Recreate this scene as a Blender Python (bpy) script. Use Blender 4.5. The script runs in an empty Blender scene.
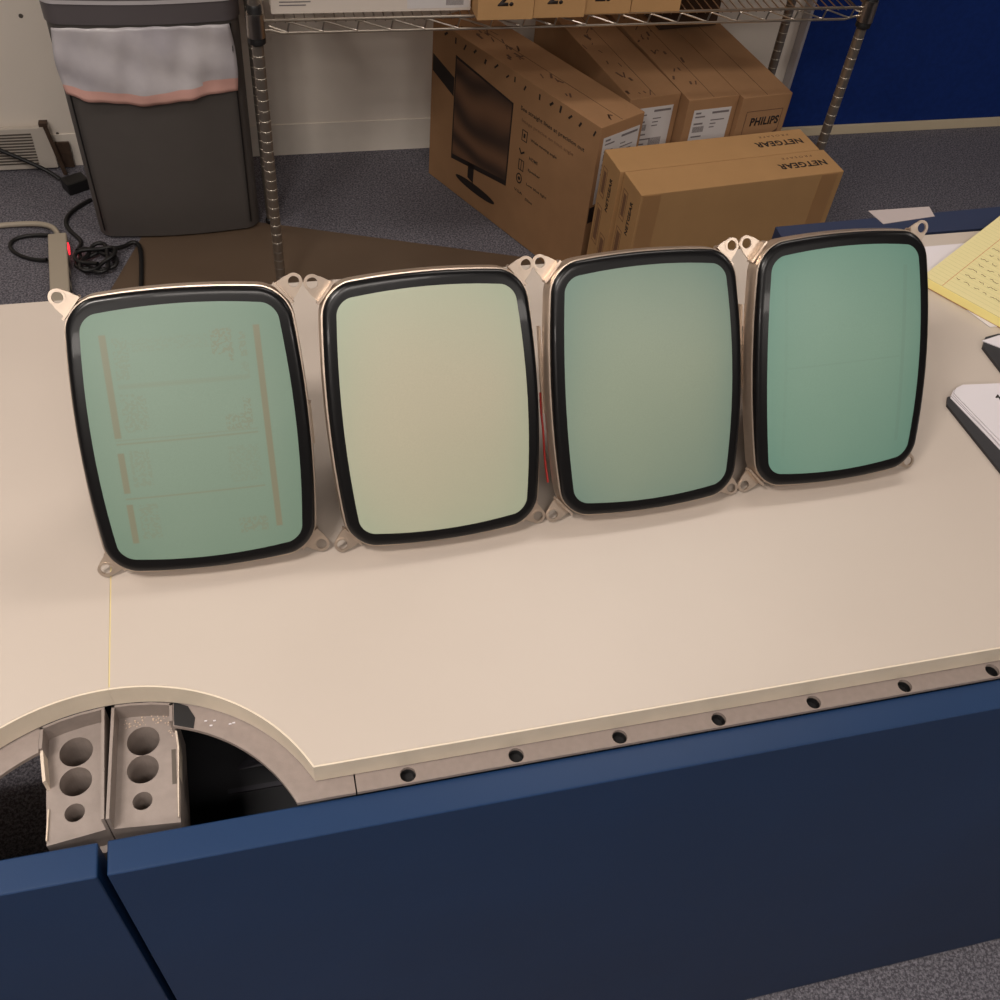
import bpy, bmesh, math, random
from mathutils import Vector, Matrix
random.seed(7)
C = bpy.context.scene.collection
PI = math.pi

def srgb(r, g, b):
    f = lambda c: (c/255)/12.92 if c/255 <= .04045 else ((c/255+.055)/1.055)**2.4
    return (f(r), f(g), f(b), 1)

# ------------------------------------------------------------------ materials
def mat(name, col, rough=.5, metal=0, coat=0, spec=.5, var=0, vscale=8, bump=0, bscale=300, emit=None, es=0, alpha=1, sheen=0, bdist=.001):
    m = bpy.data.materials.new(name); m.use_nodes = True
    nt = m.node_tree; b = nt.nodes['Principled BSDF']
    b.inputs['Base Color'].default_value = col
    b.inputs['Roughness'].default_value = rough
    b.inputs['Metallic'].default_value = metal
    b.inputs['Coat Weight'].default_value = coat
    b.inputs['Coat Roughness'].default_value = .05
    b.inputs['Specular IOR Level'].default_value = spec
    b.inputs['Alpha'].default_value = alpha
    if emit:
        b.inputs['Emission Color'].default_value = emit; b.inputs['Emission Strength'].default_value = es
    tc = nt.nodes.new('ShaderNodeTexCoord')
    if var:
        n = nt.nodes.new('ShaderNodeTexNoise'); n.inputs['Scale'].default_value = vscale; n.inputs['Detail'].default_value = 4
        nt.links.new(tc.outputs['Object'], n.inputs['Vector'])
        mr = nt.nodes.new('ShaderNodeMapRange'); mr.inputs[1].default_value = .3; mr.inputs[2].default_value = .7
        mr.inputs[3].default_value = 1-var; mr.inputs[4].default_value = 1+var
        nt.links.new(n.outputs['Fac'], mr.inputs[0])
        mx = nt.nodes.new('ShaderNodeVectorMath'); mx.operation = 'SCALE'; mx.inputs[0].default_value = col[:3]
        nt.links.new(mr.outputs[0], mx.inputs['Scale']); nt.links.new(mx.outputs[0], b.inputs['Base Color'])
    if bump:
        n2 = nt.nodes.new('ShaderNodeTexNoise'); n2.inputs['Scale'].default_value = bscale; n2.inputs['Detail'].default_value = 3
        nt.links.new(tc.outputs['Object'], n2.inputs['Vector'])
        bp = nt.nodes.new('ShaderNodeBump'); bp.inputs['Strength'].default_value = bump; bp.inputs['Distance'].default_value = bdist
        nt.links.new(n2.outputs['Fac'], bp.inputs['Height']); nt.links.new(bp.outputs[0], b.inputs['Normal'])
    return m

M = {}
M['laminate'] = mat('laminate', srgb(186, 174, 163), .42, var=.018, vscale=6, bump=.05, bscale=900)
M['edge'] = mat('edge_band', srgb(214, 201, 182), .45, var=.04, vscale=40)
M['edge_hi'] = mat('seam_line', srgb(208, 190, 140), .5)
M['grey_plastic'] = mat('grey_plastic', srgb(142, 129, 122), .55, var=.06, vscale=160, bump=.3, bscale=900, bdist=.0003)
M['tray_plastic'] = mat('tray_plastic', srgb(140, 128, 121), .6, var=.07, vscale=120, bump=.3, bscale=900, bdist=.0003)
M['raw_plastic'] = mat('raw_plastic', srgb(206, 190, 172), .7, var=.1, vscale=200)
M['dust'] = mat('dust_debris', srgb(205, 182, 160), .9)
M['black_tape'] = mat('black_tape', srgb(20, 19, 20), .7)
M['blue'] = mat('blue_painted_panel', (.005, .027, .085, 1), .45, spec=.35, var=.07, vscale=5, bump=.06, bscale=500, bdist=.0005)
M['blue_dark'] = mat('blue_lacquer', srgb(33, 44, 72), .45, var=.05)
M['blue_cloth'] = mat('blue_fabric', (.008, .032, .19, 1), .9, spec=.2, var=.1, vscale=60, bump=.3, bscale=900)
M['cream_trim'] = mat('cream_trim', srgb(222, 205, 175), .5)
M['wall'] = mat('wall_paint', srgb(240, 229, 216), .75, var=.03, vscale=3, bump=.1, bscale=200)
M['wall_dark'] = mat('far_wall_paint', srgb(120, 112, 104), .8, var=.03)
M['base'] = mat('baseboard_vinyl', srgb(240, 230, 217), .6, var=.04, vscale=10)
M['ceil'] = mat('ceiling_tile', srgb(205, 200, 192), .9)
M['card'] = mat('cardboard', srgb(164, 125, 90), .8, spec=.2, var=.05, vscale=14, bump=.1, bscale=200)
M['card2'] = mat('cardboard_tan', srgb(186, 145, 99), .75, spec=.25, var=.04, vscale=12, bump=.1, bscale=200)
M['card_tape'] = mat('packing_tape', srgb(172, 130, 87), .4, var=.04)
M['card_dark'] = mat('dark_cardboard', srgb(80, 60, 46), .85, var=.06)  # cardboard with the shade under the shelf put into its colour
M['flap'] = mat('flap_gap', srgb(78, 54, 36), .9)
M['ink'] = mat('black_ink', srgb(38, 28, 24), .7)
M['ink_brown'] = mat('brown_ink', srgb(98, 68, 50), .8)
M['ink_light'] = mat('faded_ink', srgb(128, 92, 66), .8)
M['white_label'] = mat('white_label', srgb(212, 206, 204), .5)
M['grey_print'] = mat('grey_print', srgb(120, 112, 112), .7)
M['white_card'] = mat('white_carton', srgb(215, 203, 192), .6)
M['blue_print'] = mat('blue_print', srgb(110, 125, 165), .7)
M['chrome'] = mat('chrome_wire', srgb(190, 180, 168), .28, metal=1)
M['chrome_post'] = mat('chrome_post', srgb(165, 156, 146), .42, metal=.9)
M['post_ring'] = mat('post_groove_edge', srgb(215, 205, 190), .4, metal=.8)
M['black_plastic'] = mat('black_plastic', srgb(24, 23, 24), .45)
M['bin'] = mat('bin_plastic', srgb(88, 83, 80), .55, var=.03, vscale=20, bump=.1, bscale=400)
M['bin_rim'] = mat('bin_rim_plastic', srgb(98, 92, 94), .45)
M['bin_lip'] = mat('bin_lip_light', srgb(200, 194, 196), .35)
M['steel'] = mat('zinc_steel', srgb(205, 188, 172), .33, metal=.85, var=.08, vscale=60)
M['steel_dark'] = mat('band_steel', srgb(150, 118, 100), .32, metal=.9, var=.15, vscale=50)
M['glass_black'] = mat('black_glass_border', srgb(11, 11, 13), .3, coat=.1, spec=.28)
M['funnel'] = mat('graphite_funnel', srgb(40, 36, 36), .5)
M['copper'] = mat('copper_coil', srgb(150, 80, 45), .4, metal=.8)
M['neck_glass'] = mat('neck_glass', srgb(120, 125, 122), .1, coat=1)
M['red_wire'] = mat('red_wire', srgb(170, 45, 40), .5)
M['strip'] = mat('beige_plastic', srgb(184, 172, 154), .5)
M['red_light'] = mat('red_switch', srgb(230, 40, 45), .4, emit=(1, .03, .05, 1), es=1.5)
M['mat_brown'] = mat('chair_mat', srgb(104, 86, 70), .38, var=.05, vscale=6)
M['paper'] = mat('white_paper', srgb(212, 206, 210), .7)
M['greytape'] = mat('grey_tape', srgb(172, 160, 158), .6)
M['black_case'] = mat('black_case', srgb(30, 30, 33), .5)
M['case_mark'] = mat('case_marking', srgb(52, 50, 56), .6)
M['folder'] = mat('black_folder', srgb(42, 41, 44), .5, bump=.1)
M['yellow_side'] = mat('yellow_pad_edges', srgb(246, 230, 150), .7)
M['vent'] = mat('vent_enamel', srgb(206, 196, 184), .5)
M['slot'] = mat('vent_slot', srgb(88, 80, 72), .8)
M['rust'] = mat('rusty_bracket', srgb(84, 66, 54), .6, metal=.4, var=.2, vscale=60)
M['alu'] = mat('aluminium_trim', srgb(188, 184, 188), .4, metal=.3)
M['lamp_housing'] = mat('lamp_housing', srgb(220, 218, 212), .6)
M['lamp_diffuser'] = mat('lamp_diffuser', (1, 1, 1, 1), .6, emit=(1, .92, .85, 1), es=2.0)

def carpet():
    m = bpy.data.materials.new('carpet'); m.use_nodes = True; nt = m.node_tree; b = nt.nodes['Principled BSDF']
    b.inputs['Roughness'].default_value = .95; b.inputs['Specular IOR Level'].default_value = .1
    tc = nt.nodes.new('ShaderNodeTexCoord')
    n = nt.nodes.new('ShaderNodeTexNoise'); n.inputs['Scale'].default_value = 190; n.inputs['Detail'].default_value = 5
    v = nt.nodes.new('ShaderNodeTexVoronoi'); v.inputs['Scale'].default_value = 360
    nt.links.new(tc.outputs['Object'], n.inputs['Vector']); nt.links.new(tc.outputs['Object'], v.inputs['Vector'])
    ad = nt.nodes.new('ShaderNodeMath'); ad.operation = 'MULTIPLY_ADD'; ad.inputs[1].default_value = -.35
    nt.links.new(v.outputs['Distance'], ad.inputs[0]); nt.links.new(n.outputs['Fac'], ad.inputs[2])
    cr = nt.nodes.new('ShaderNodeValToRGB')
    cr.color_ramp.elements[0].position = .2; cr.color_ramp.elements[0].color = srgb(86, 84, 91)
    cr.color_ramp.elements[1].position = .55; cr.color_ramp.elements[1].color = srgb(148, 145, 153)
    nt.links.new(ad.outputs[0], cr.inputs['Fac']); nt.links.new(cr.outputs['Color'], b.inputs['Base Color'])
    bp = nt.nodes.new('ShaderNodeBump'); bp.inputs['Strength'].default_value = .45; bp.inputs['Distance'].default_value = .003
    nt.links.new(ad.outputs[0], bp.inputs['Height']); nt.links.new(bp.outputs[0], b.inputs['Normal'])
    return m
M['carpet'] = carpet()

def liner():
    m = bpy.data.materials.new('bin_liner'); m.use_nodes = True; nt = m.node_tree; b = nt.nodes['Principled BSDF']
    b.inputs['Roughness'].default_value = .25; b.inputs['Alpha'].default_value = .93
    tc = nt.nodes.new('ShaderNodeTexCoord'); sp = nt.nodes.new('ShaderNodeSeparateXYZ'); nt.links.new(tc.outputs['Object'], sp.inputs[0])
    n = nt.nodes.new('ShaderNodeTexNoise'); n.inputs['Scale'].default_value = 7; n.inputs['Detail'].default_value = 5
    nt.links.new(tc.outputs['Object'], n.inputs['Vector'])
    cr = nt.nodes.new('ShaderNodeValToRGB'); cr.color_ramp.elements[0].position = .35; cr.color_ramp.elements[0].color = srgb(196, 190, 196)
    cr.color_ramp.elements[1].position = .65; cr.color_ramp.elements[1].color = srgb(222, 216, 218)
    nt.links.new(n.outputs['Fac'], cr.inputs['Fac']); nt.links.new(cr.outputs['Color'], b.inputs['Base Color'])
    return m
M['liner'] = liner()
M['pink'] = mat('pink_drawstring', srgb(226, 176, 164), .3)

def math_node(nt, op, a, b=None, c=None):
    n = nt.nodes.new('ShaderNodeMath'); n.operation = op
    for i, v in enumerate((a, b, c)):
        if v is None: continue
        if isinstance(v, (int, float)): n.inputs[i].default_value = v
        else: nt.links.new(v, n.inputs[i])
    return n.outputs[0]

def phosphor(name, col, marks=(), burn=srgb(140, 134, 104), rough=.45, edge=None):
    """green phosphor behind polished glass; marks = burnt-in boxes (x0,x1,y0,y1,strength,grain)"""
    m = bpy.data.materials.new(name); m.use_nodes = True; nt = m.node_tree; b = nt.nodes['Principled BSDF']
    b.inputs['Roughness'].default_value = rough; b.inputs['Coat Weight'].default_value = .18; b.inputs['Coat Roughness'].default_value = .3
    tc = nt.nodes.new('ShaderNodeTexCoord'); sp = nt.nodes.new('ShaderNodeSeparateXYZ'); nt.links.new(tc.outputs['Object'], sp.inputs[0])
    n = nt.nodes.new('ShaderNodeTexNoise'); n.inputs['Scale'].default_value = 900; n.inputs['Detail'].default_value = 2
    nt.links.new(tc.outputs['Object'], n.inputs['Vector'])
    f = math_node(nt, 'MULTIPLY_ADD', n.outputs['Fac'], .16, .92)
    vm = nt.nodes.new('ShaderNodeVectorMath'); vm.operation = 'SCALE'; vm.inputs[0].default_value = col[:3]; nt.links.new(f, vm.inputs['Scale'])
    out = vm.outputs[0]
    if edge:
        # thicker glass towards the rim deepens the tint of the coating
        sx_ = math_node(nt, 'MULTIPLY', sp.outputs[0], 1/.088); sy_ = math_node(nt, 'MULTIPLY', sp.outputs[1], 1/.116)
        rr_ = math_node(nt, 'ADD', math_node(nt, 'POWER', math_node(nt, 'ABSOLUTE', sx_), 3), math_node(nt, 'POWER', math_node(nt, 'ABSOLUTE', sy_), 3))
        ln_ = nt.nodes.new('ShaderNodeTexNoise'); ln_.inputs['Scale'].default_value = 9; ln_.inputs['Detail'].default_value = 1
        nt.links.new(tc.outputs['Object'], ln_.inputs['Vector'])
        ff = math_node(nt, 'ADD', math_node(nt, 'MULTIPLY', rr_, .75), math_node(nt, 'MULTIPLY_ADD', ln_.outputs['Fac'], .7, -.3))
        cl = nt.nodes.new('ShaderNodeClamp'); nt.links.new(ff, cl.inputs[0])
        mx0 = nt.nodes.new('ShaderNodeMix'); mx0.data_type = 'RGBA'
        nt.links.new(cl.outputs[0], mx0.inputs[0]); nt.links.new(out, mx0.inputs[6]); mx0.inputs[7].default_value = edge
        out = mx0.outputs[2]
    if marks:
        gr = nt.nodes.new('ShaderNodeTexNoise'); gr.inputs['Scale'].default_value = 420; gr.inputs['Detail'].default_value = 1
        nt.links.new(tc.outputs['Object'], gr.inputs['Vector'])
        tot = None
        for x0, x1, y0, y1, s, g in marks:
            # soft edged box
            dx = math_node(nt, 'ABSOLUTE', math_node(nt, 'SUBTRACT', sp.outputs[0], (x0+x1)/2))
            dy = math_node(nt, 'ABSOLUTE', math_node(nt, 'SUBTRACT', sp.outputs[1], (y0+y1)/2))
            def edge(d, h):
                k = nt.nodes.new('ShaderNodeMapRange'); k.inputs[1].default_value = h-.0004; k.inputs[2].default_value = h+.0006
                k.inputs[3].default_value = 1; k.inputs[4].default_value = 0; nt.links.new(d, k.inputs[0]); return k.outputs[0]
            w = math_node(nt, 'MULTIPLY', edge(dx, (x1-x0)/2), edge(dy, (y1-y0)/2))
            if g:
                gg = math_node(nt, 'MULTIPLY', math_node(nt, 'GREATER_THAN', gr.outputs['Fac'], .5), s)
                w = math_node(nt, 'MULTIPLY', w, gg)
            else: w = math_node(nt, 'MULTIPLY', w, s)
            tot = w if tot is None else math_node(nt, 'MAXIMUM', tot, w)
        mx = nt.nodes.new('ShaderNodeMix'); mx.data_type = 'RGBA'
        nt.links.new(tot, mx.inputs[0]); nt.links.new(out, mx.inputs[6]); mx.inputs[7].default_value = burn
        out = mx.outputs[2]
    nt.links.new(out, b.inputs['Base Color'])
    return m

# ------------------------------------------------------------------ mesh helpers
class MB:
    def __init__(s): s.bm = bmesh.new(); s.mi = 0
    def _mark(s, faces):
        for f in faces: f.material_index = s.mi
    def box(s, x0, x1, y0, y1, z0, z1, m=None):
        r = bmesh.ops.create_cube(s.bm, size=1); vs = r['verts']
        T = Matrix.Translation(((x0+x1)/2, (y0+y1)/2, (z0+z1)/2)) @ Matrix.Diagonal((x1-x0, y1-y0, z1-z0, 1))
        if m: T = m @ T
        bmesh.ops.transform(s.bm, matrix=T, verts=vs)
        s._mark({f for v in vs for f in v.link_faces}); return s
    def prism(s, pts, z0, z1, m=None):
        bm = s.bm; n = len(pts)
        a = [bm.verts.new((p[0], p[1], z0)) for p in pts]; b = [bm.verts.new((p[0], p[1], z1)) for p in pts]
        fs = [bm.faces.new(a[::-1]), bm.faces.new(b)]
        for i in range(n): fs.append(bm.faces.new((a[i], a[(i+1) % n], b[(i+1) % n], b[i])))
        if m: bmesh.ops.transform(bm, matrix=m, verts=a+b)
        s._mark(fs); return s
    def rings(s, rings, cap0=True, cap1=True, closed=False):
        bm = s.bm; R = [[bm.verts.new(p) for p in r] for r in rings]; n = len(rings[0]); fs = []
        for k in range(len(R)-1):
            for i in range(n): fs.append(bm.faces.new((R[k][i], R[k][(i+1) % n], R[k+1][(i+1) % n], R[k+1][i])))
        if closed:
            for i in range(n): fs.append(bm.faces.new((R[-1][i], R[-1][(i+1) % n], R[0][(i+1) % n], R[0][i])))
        else:
            if cap0: fs.append(bm.faces.new(R[0][::-1]))
            if cap1: fs.append(bm.faces.new(R[-1]))
        s._mark(fs); return s
    def tube(s, pts, r, n=8, closed=False):
        pts = [Vector(p) for p in pts]; rings = []; up = Vector((0, 0, 1)); N = len(pts); prev = None
        for i, p in enumerate(pts):
            if closed: t = pts[(i+1) % N]-pts[i-1]
            else: t = pts[min(i+1, N-1)]-pts[max(i-1, 0)]
            t.normalize()
            if prev is None:
                a = t.cross(up) if abs(t.dot(up)) < .9 else t.cross(Vector((1, 0, 0)))
            else: a = prev - t*prev.dot(t)
            a.normalize(); b = t.cross(a); prev = a
            rr = r[i] if isinstance(r, (list, tuple)) else r
            rings.append([p+(a*math.cos(2*PI*k/n)+b*math.sin(2*PI*k/n))*rr for k in range(n)])
        return s.rings(rings, closed=closed)
    def lathe(s, prof, n=24, m=None):
        rings = [[((r*math.cos(2*PI*k/n)), r*math.sin(2*PI*k/n), z) for k in range(n)] for r, z in prof]
        before = set(s.bm.verts); s.rings(rings)
        if m: bmesh.ops.transform(s.bm, matrix=m, verts=[v for v in s.bm.verts if v not in before])
        return s
    def mesh(s, me, m=None):
        before = len(s.bm.verts); nf = len(s.bm.faces)
        s.bm.from_mesh(me); s.bm.verts.ensure_lookup_table(); s.bm.faces.ensure_lookup_table()
        if m: bmesh.ops.transform(s.bm, matrix=m, verts=s.bm.verts[before:])
        s._mark(s.bm.faces[nf:]); return s
    def build(s, name, mats, parent=None, bevel=0, smooth=False, seg=2, angle=40, m=None):
        if bevel:
            es = [e for e in s.bm.edges if len(e.link_faces) == 2 and e.calc_face_angle(0) > math.radians(angle)]
            bmesh.ops.bevel(s.bm, geom=es, offset=bevel, segments=seg, profile=.7, affect='EDGES', clamp_overlap=True)
        bmesh.ops.recalc_face_normals(s.bm, faces=s.bm.faces)
        me = bpy.data.meshes.new(name); s.bm.to_mesh(me); s.bm.free()
        if m: me.transform(m)
        if not isinstance(mats, (list, tuple)): mats = [mats]
        for x in mats: me.materials.append(x)
        if smooth:
            me.polygons.foreach_set('use_smooth', [True]*len(me.polygons))
            me.set_sharp_from_angle(angle=math.radians(35))
        o = bpy.data.objects.new(name, me); C.objects.link(o)
        if parent: o.parent = parent
        return o

def tag(o, label=None, cat=None, group=None, kind=None):
    if label: o['label'] = label
    if cat: o['category'] = cat
    if group: o['group'] = group
    if kind: o['kind'] = kind
    return o
def thing(name, label, cat, loc=(0, 0, 0), rotz=0, group=None):
    o = bpy.data.objects.new(name, None); C.objects.link(o); o.location = loc; o.rotation_euler = (0, 0, rotz)
    o.empty_display_size = .05
    return tag(o, label, cat, group)

def frame(o, x, y):
    x = Vector(x).normalized(); y = Vector(y).normalized(); z = x.cross(y)
    m = Matrix.Identity(4)
    for i in range(3): m[i][0], m[i][1], m[i][2], m[i][3] = x[i], y[i], z[i], o[i]
    return m

def text(body, height, bold=0., width=None, depth=.0003):
    """mesh of flat lettering centred on the origin; cap height = height, optional total width"""
    cu = bpy.data.curves.new('lettering', 'FONT'); cu.body = body; cu.size = 1; cu.offset = bold; cu.align_x = 'CENTER'; cu.align_y = 'CENTER'
    cu.resolution_u = 3; cu.space_character = 1+bold*2.2
    ob = bpy.data.objects.new('lettering', cu); C.objects.link(ob)
    dg = bpy.context.evaluated_depsgraph_get(); dg.update()
    me = bpy.data.meshes.new_from_object(ob.evaluated_get(dg)); bpy.data.objects.remove(ob); bpy.data.curves.remove(cu)
    xs = [v.co.x for v in me.vertices]; ys = [v.co.y for v in me.vertices]
    cx, cy = (max(xs)+min(xs))/2, (max(ys)+min(ys))/2; h = max(ys)-min(ys); w = max(xs)-min(xs)
    sy = height/h; sx = (width/w) if width else sy
    me.transform(Matrix.Diagonal((sx, sy, 1, 1)) @ Matrix.Translation((-cx, -cy, 0)))
    bm = bmesh.new(); bm.from_mesh(me)
    r = bmesh.ops.extrude_face_region(bm, geom=bm.faces[:]); bmesh.ops.translate(bm, vec=(0, 0, depth), verts=[g for g in r['geom'] if isinstance(g, bmesh.types.BMVert)])
    bmesh.ops.recalc_face_normals(bm, faces=bm.faces)
    bm.to_mesh(me); bm.free(); me.materials.clear()
    return me

def cut(o, cutters):
    """boolean-cut a mesh object with a list of MB cutters and bake the result"""
    for c in cutters:
        k = c.build('cutter', [])
        k.parent = o.parent
        md = o.modifiers.new('cut', 'BOOLEAN'); md.object = k; md.operation = 'DIFFERENCE'; md.solver = 'EXACT'
        bpy.context.view_layer.update()
        dg = bpy.context.evaluated_depsgraph_get(); dg.update()
        me = bpy.data.meshes.new_from_object(o.evaluated_get(dg)); o.modifiers.clear()
        o.data = me; bpy.data.objects.remove(k)
    return o

def absorb(dst, src):
    """fold surface print into the mesh of the part that carries it"""
    bm = bmesh.new(); bm.from_mesh(dst.data); n0 = len(bm.faces); off = len(dst.data.materials)
    bm.from_mesh(src.data); bm.faces.ensure_lookup_table()
    for f in bm.faces[n0:]: f.material_index += off
    bm.to_mesh(dst.data); bm.free()
    for m_ in src.data.materials: dst.data.materials.append(m_)
    bpy.data.objects.remove(src)
def body(t): return [c for c in t.children if c.name.startswith('carton_body') or c.name.startswith('case_body')][0]

def outline(a, b, r, sx, sy, n=10, m=12):
    """rounded rectangle with bowed sides, counter-clockwise"""
    pts = []
    for (cx, cy, a0) in ((a-r, b-r, 0), (-(a-r), b-r, 90), (-(a-r), -(b-r), 180), (a-r, -(b-r), 270)):
        for k in range(n+1):
            t = math.radians(a0+90*k/n); pts.append((cx+r*math.cos(t), cy+r*math.sin(t)))
        # straight run to the next corner
        nx = {0: (-(a-r), b), 90: (-a, -(b-r)), 180: (a-r, -b), 270: (a, b-r)}[a0]; p = pts[-1]
        for k in range(1, m): pts.append((p[0]+(nx[0]-p[0])*k/m, p[1]+(nx[1]-p[1])*k/m))
    return [(x*(1+sx*(1-min(1, (y/b)**2))), y*(1+sy*(1-min(1, (x/a)**2)))) for x, y in pts]

# ------------------------------------------------------------------ camera
cam = bpy.data.cameras.new('camera'); co = bpy.data.objects.new('camera', cam); C.objects.link(co)
cam.sensor_width = 36; cam.lens = 36.74; cam.clip_start = .02
R = ((.97068625, .12060861, .20789847), (-.22651508, .7482897, .62350095), (.0803687, .65231594, -.75367419))
mw = Matrix.Identity(4)
for i in range(3): mw[i][0], mw[i][1], mw[i][2] = R[i][0], R[i][1], -R[i][2]
mw[2][3] = 1.76
co.matrix_world = mw
bpy.context.scene.camera = co

# ------------------------------------------------------------------ room
X0, X1, Y0, Y1, H = -2.6, 4.2, -2.6, 2.96, 2.75
def struct(name, mb, m): return tag(mb.build(name, m), kind='structure')
struct('floor', MB().box(X0-.1, X1+.1, Y0-.1, Y1+.1, -.08, 0), M['carpet'])
struct('ceiling', MB().box(X0-.1, X1+.1, Y0-.1, Y1+.1, H, H+.08), M['ceil'])
struct('wall_back', MB().box(X0-.1, X1+.1, Y1, Y1+.1, 0, H), M['wall'])
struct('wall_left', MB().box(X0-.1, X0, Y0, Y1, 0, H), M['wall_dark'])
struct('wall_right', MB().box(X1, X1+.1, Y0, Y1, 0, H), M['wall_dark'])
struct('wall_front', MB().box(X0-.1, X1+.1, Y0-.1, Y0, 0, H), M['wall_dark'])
bb = MB().prism([(Y1-.003, 0), (Y1, 0), (Y1, .102), (Y1-.0025, .102), (Y1-.003, .1015)], X0, 1.77,
                m=Matrix(((0, 0, 1, 0), (1, 0, 0, 0), (0, 1, 0, 0), (0, 0, 0, 1))))
struct('baseboard_back', bb, M['base'])

# blue fabric partition to the right with its cream foot rail and metal end trim
t = thing('partition_panel', 'royal blue fabric office partition with cream foot rail behind the wire shelf', 'partition', (1.79, 2.93, 0))
MB().box(.014, 2.3, -.012, .028, .034, 1.65).build('fabric_panel', M['blue_cloth'], t, bevel=.003)
MB().box(.0, 2.3, -.018, .028, 0, .034).build('foot_rail', M['cream_trim'], t, bevel=.003)
MB().box(.004, .0145, -.014, .028, .034, 1.66).build('edge_trim', M['alu'], t, bevel=.002)

# wall vent at far left
t = thing('wall_vent', 'off-white louvred wall vent low on the wall at far left', 'vent', (-.72, 2.95, .008))
MB().box(-.24, .195, -.014, .002, 0, .128).build('grille_frame', M['vent'], t, bevel=.003)
sl = MB()
for k in range(11): sl.box(-.22, .145, -.0165, -.013, .017+k*.0092, .0205+k*.0092)
sl.build('louvre_slots', M['slot'], t)
t = thing('rusty_bracket', 'thin dark rusty metal bar leaning on the wall beside the vent', 'bracket', (-.50, 2.925, 0))
mb = MB(); mb.tube([(-.005, -.02, .004), (-.032, .004, .155)], .0065, 6); mb.box(-.045, -.022, -.006, .016, .148, .158); mb.build('bar', M['rust'], t)
MB().box(-.02, .02, .014, .0225, .006, .085).build('foot_plate', M['rust'], t)
mb = MB()
for (x, z, r) in ((-.52, .445, .006), (-.507, .104, .004)):
    mb.lathe([(r, 0), (r, .003)], 10, m=Matrix.Translation((x, 2.962, z)) @ Matrix.Rotation(PI/2, 4, 'X'))
tag(mb.build('trim_1', M['slot']), kind='structure')

# ceiling lamps, unseen; all but the desk and shelf ones added as fill
def lamp(x, y, w, d, power, lab, col=(1, .92, .85)):
    t = thing('ceiling_light', lab, 'light', (x, y, H), group='recessed ceiling lights')
    fr = MB()
    fr.box(-w/2-.03, w/2+.03, -d/2-.03, -d/2, -.035, 0); fr.box(-w/2-.03, w/2+.03, d/2, d/2+.03, -.035, 0)
    fr.box(-w/2-.03, -w/2, -d/2, d/2, -.035, 0); fr.box(w/2, w/2+.03, -d/2, d/2, -.035, 0)
    fr.build('frame', M['lamp_housing'], t)
    MB().box(-w/2, w/2, -d/2, d/2, -.02, -.005).build('diffuser', M['lamp_diffuser'], t)
    li = bpy.data.lights.new('tube_glow', 'AREA'); li.shape = 'RECTANGLE'; li.size = w; li.size_y = d; li.energy = power; li.color = col
    lo = bpy.data.objects.new('tube_glow', li); C.objects.link(lo); lo.location = (0, 0, -.04); lo.parent = t
lamp(-.75, .05, .5, .26, 29, 'recessed ceiling light over the front of the desk')
lamp(-1.5, 1.3, .3, 1.0, 14, 'recessed ceiling light over the back left of the room')
lamp(.9, 1.45, 1.0, .25, 12, 'recessed ceiling light just in front of the wire shelf')
lamp(.1, -.75, 1.0, .3, 16, 'recessed ceiling light over the middle of the room')
lamp(-1.2, -1.9, 1.2, .3, 26, 'recessed ceiling light near the front left corner')
lamp(1.9, -1.9, 1.2, .3, 22, 'recessed ceiling light near the front right corner')
lamp(2.8, .5, .4, 1.1, 12, 'recessed ceiling light near the right wall')
w = bpy.data.worlds.new('world'); bpy.context.scene.world = w; w.use_nodes = True
w.node_tree.nodes['Background'].inputs[0].default_value = (.75, .8, 1, 1); w.node_tree.nodes['Background'].inputs[1].default_value = .05

# ------------------------------------------------------------------ console desk units
SX, SY, RO, RI = -.157, .308, .173, .151      # centre and radii of the round cut-out
FY, BY = .381, .998                           # front and back edge of the worktop
def arc(r, a0, a1, n=28): return [(SX+r*math.cos(math.radians(a0+(a1-a0)*k/n)), SY+r*math.sin(math.radians(a0+(a1-a0)*k/n))) for k in range(n+1)]
A_OUT = math.degrees(math.asin((FY-SY)/RO)); A_IN = math.degrees(math.asin((.352-SY)/RI))
XR, XL = 2.0, -1.5
def offset_path(p, d):
    out = []
    for i in range(len(p)):
        a = Vector(p[max(i-1, 0)]); b = Vector(p[min(i+1, len(p)-1)]); t = (b-a).normalized(); out.append((p[i][0]-t.y*d, p[i][1]+t.x*d))
    return out
def strip_poly(p, d): q = offset_path(p, d); return p+q[::-1]

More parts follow.
